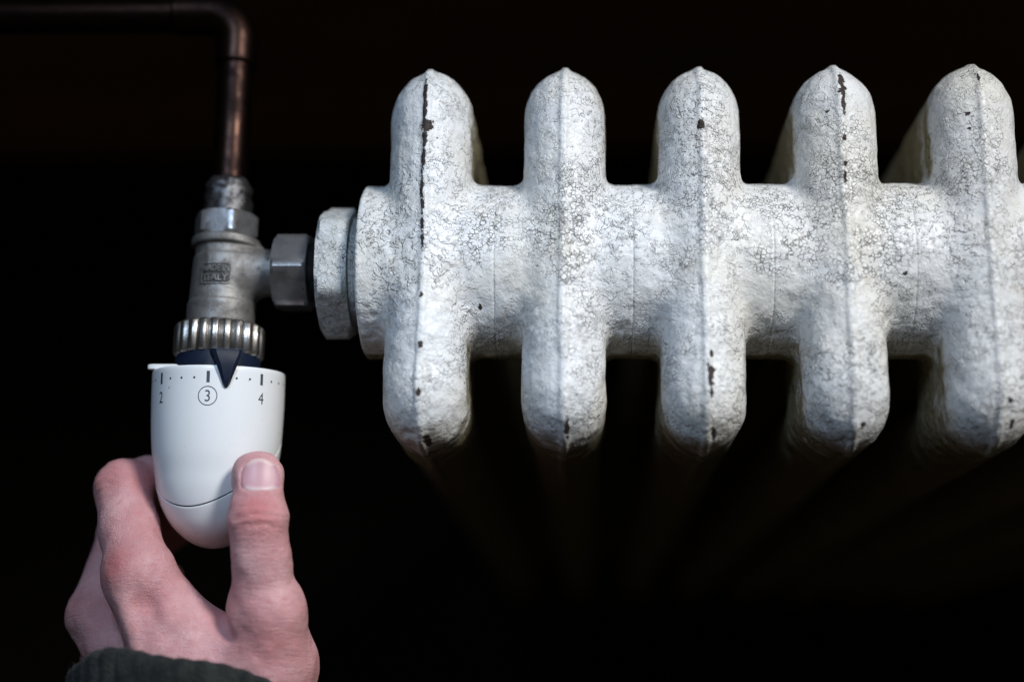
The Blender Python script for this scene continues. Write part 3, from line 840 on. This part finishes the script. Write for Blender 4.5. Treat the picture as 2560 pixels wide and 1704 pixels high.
# smooth plate: fit a quadratic surface so it does not copy the skin
hgt = (pts-NAILC) @ n_th
A_ = np.stack([np.ones_like(lx), lx, ly, lx**2, ly**2, lx*ly], 1); ok = (np.abs(hand_sdf(pts)) < 0.15) & (np.abs(hgt) < 12)
co = np.linalg.lstsq(A_[ok], hgt[ok], rcond=None)[0]
qn = nail_q(pts)[0]
plate = A_ @ co + 0.6 - 0.8*np.clip((qn+0.14)/0.14, 0, 1)**2
topv = NAILC + np.outer(lx, tex_) + np.outer(ly, tax) + np.outer(plate, n_th)
Fc = [(j*NU+i, j*NU+i+1, (j+1)*NU+i+1, (j+1)*NU+i) for j in range(NV-1) for i in range(NU-1)]
nl = mk('thumbnail', topv, [f for f in Fc], M['nail'], hand, attrs={'along': np.array(al)})

# ------------------------------------------------------------------ sleeve
def sleeve():
    c0 = J(468, 1632, -6.0); dirv = unit(np.array([0.10, -1.0, -0.05]))
    lead = 0.50                                        # the cuff reaches further forward on top
    V = []; Fc = []; segs = 240
    prof = []
    prof += [(14, -5.5), (5, -5.0), (0.6, -4.2), (-0.8, -2.6), (-1.0, -1.2), (0.2, 0.2), (2.5, 0.9), (7, 0.8), (12, 0.5), (18, 0.0), (26, 0.6), (34, 1.6), (45, 2.0), (60, 2.6), (90, 4.5), (140, 8), (230, 13)]
    for s, o in prof:
        for k in range(segs):
            a_ = 2*math.pi*k/segs
            rx, rz = 50.0+o, 39.0+o
            rib = 0.0
            if o > -3: rib = 1.3*abs(math.sin(a_*21))**0.8*(1 if s < 22 else 0.45)
            x = (rx+rib)*math.sin(a_); z = (rz+rib)*math.cos(a_)
            wav = 1.3*math.sin(3*a_+0.6)+0.8*math.sin(7*a_+2)
            ss = s + 0.10*x*max(0, 1-s/120) - lead*z*(1 if s < 60 else max(0, 1-(s-60)/100)) + wav*max(0, 1-s/60)
            p = c0 + dirv*ss + np.array([x, 0, z])
            V.append(p)
    V = np.array(V)
    V += 0.0
    nz_ = vnoise(V/11.0, 9)*0.9 + vnoise(V/3.0, 10)*0.35
    cen = c0 + np.outer((V-c0) @ dirv, dirv)
    rad = V-cen; rad /= np.linalg.norm(rad, axis=1)[:, None]
    V = V + rad*nz_[:, None]
    for i in range(len(prof)-1):
        for k in range(segs):
            k2 = (k+1) % segs; Fc.append((i*segs+k, i*segs+k2, (i+1)*segs+k2, (i+1)*segs+k))
    Fc.append(tuple((len(prof)-1)*segs+k for k in range(segs)))
    return fixn(V, Fc)
sl = mk('sleeve', *sleeve(), M['knit'], person)
sl['label'] = 'dark green-grey ribbed knit cuff'

# loose fibres standing off the knit
def fuzz():
    rng = np.random.default_rng(4)
    me = sl.data; n = len(me.vertices); co = np.empty(n*3, np.float32); me.vertices.foreach_get('co', co); co = co.reshape(-1, 3)
    no = np.empty(n*3, np.float32); me.vertex_normals.foreach_get('vector', no); no = no.reshape(-1, 3)
    pick = rng.choice(240*14, 3000, replace=True)
    V = []; Fc = []
    for k in pick:
        b = co[k] + rng.normal(0, 0.0006, 3); d = no[k] + rng.normal(0, 0.7, 3); d /= np.linalg.norm(d)
        L = rng.uniform(0.0008, 0.0024); sd = np.cross(d, rng.normal(0, 1, 3)); sd = sd/np.linalg.norm(sd)*0.00006
        mid = b + d*L*0.6; tip = b + d*L + rng.normal(0, 0.0004, 3)
        i0 = len(V); V += [b-sd, b+sd, mid+sd, mid-sd, tip]; Fc += [(i0, i0+1, i0+2, i0+3), (i0+3, i0+2, i0+4)]
    m = bpy.data.meshes.new('fuzz'); m.from_pydata([tuple(map(float, v)) for v in V], [], Fc); m.materials.append(M['knit'])
    o = bpy.data.objects.new('fuzz', m); COL.objects.link(o); o.parent = sl; o['kind'] = 'stuff'
fuzz()
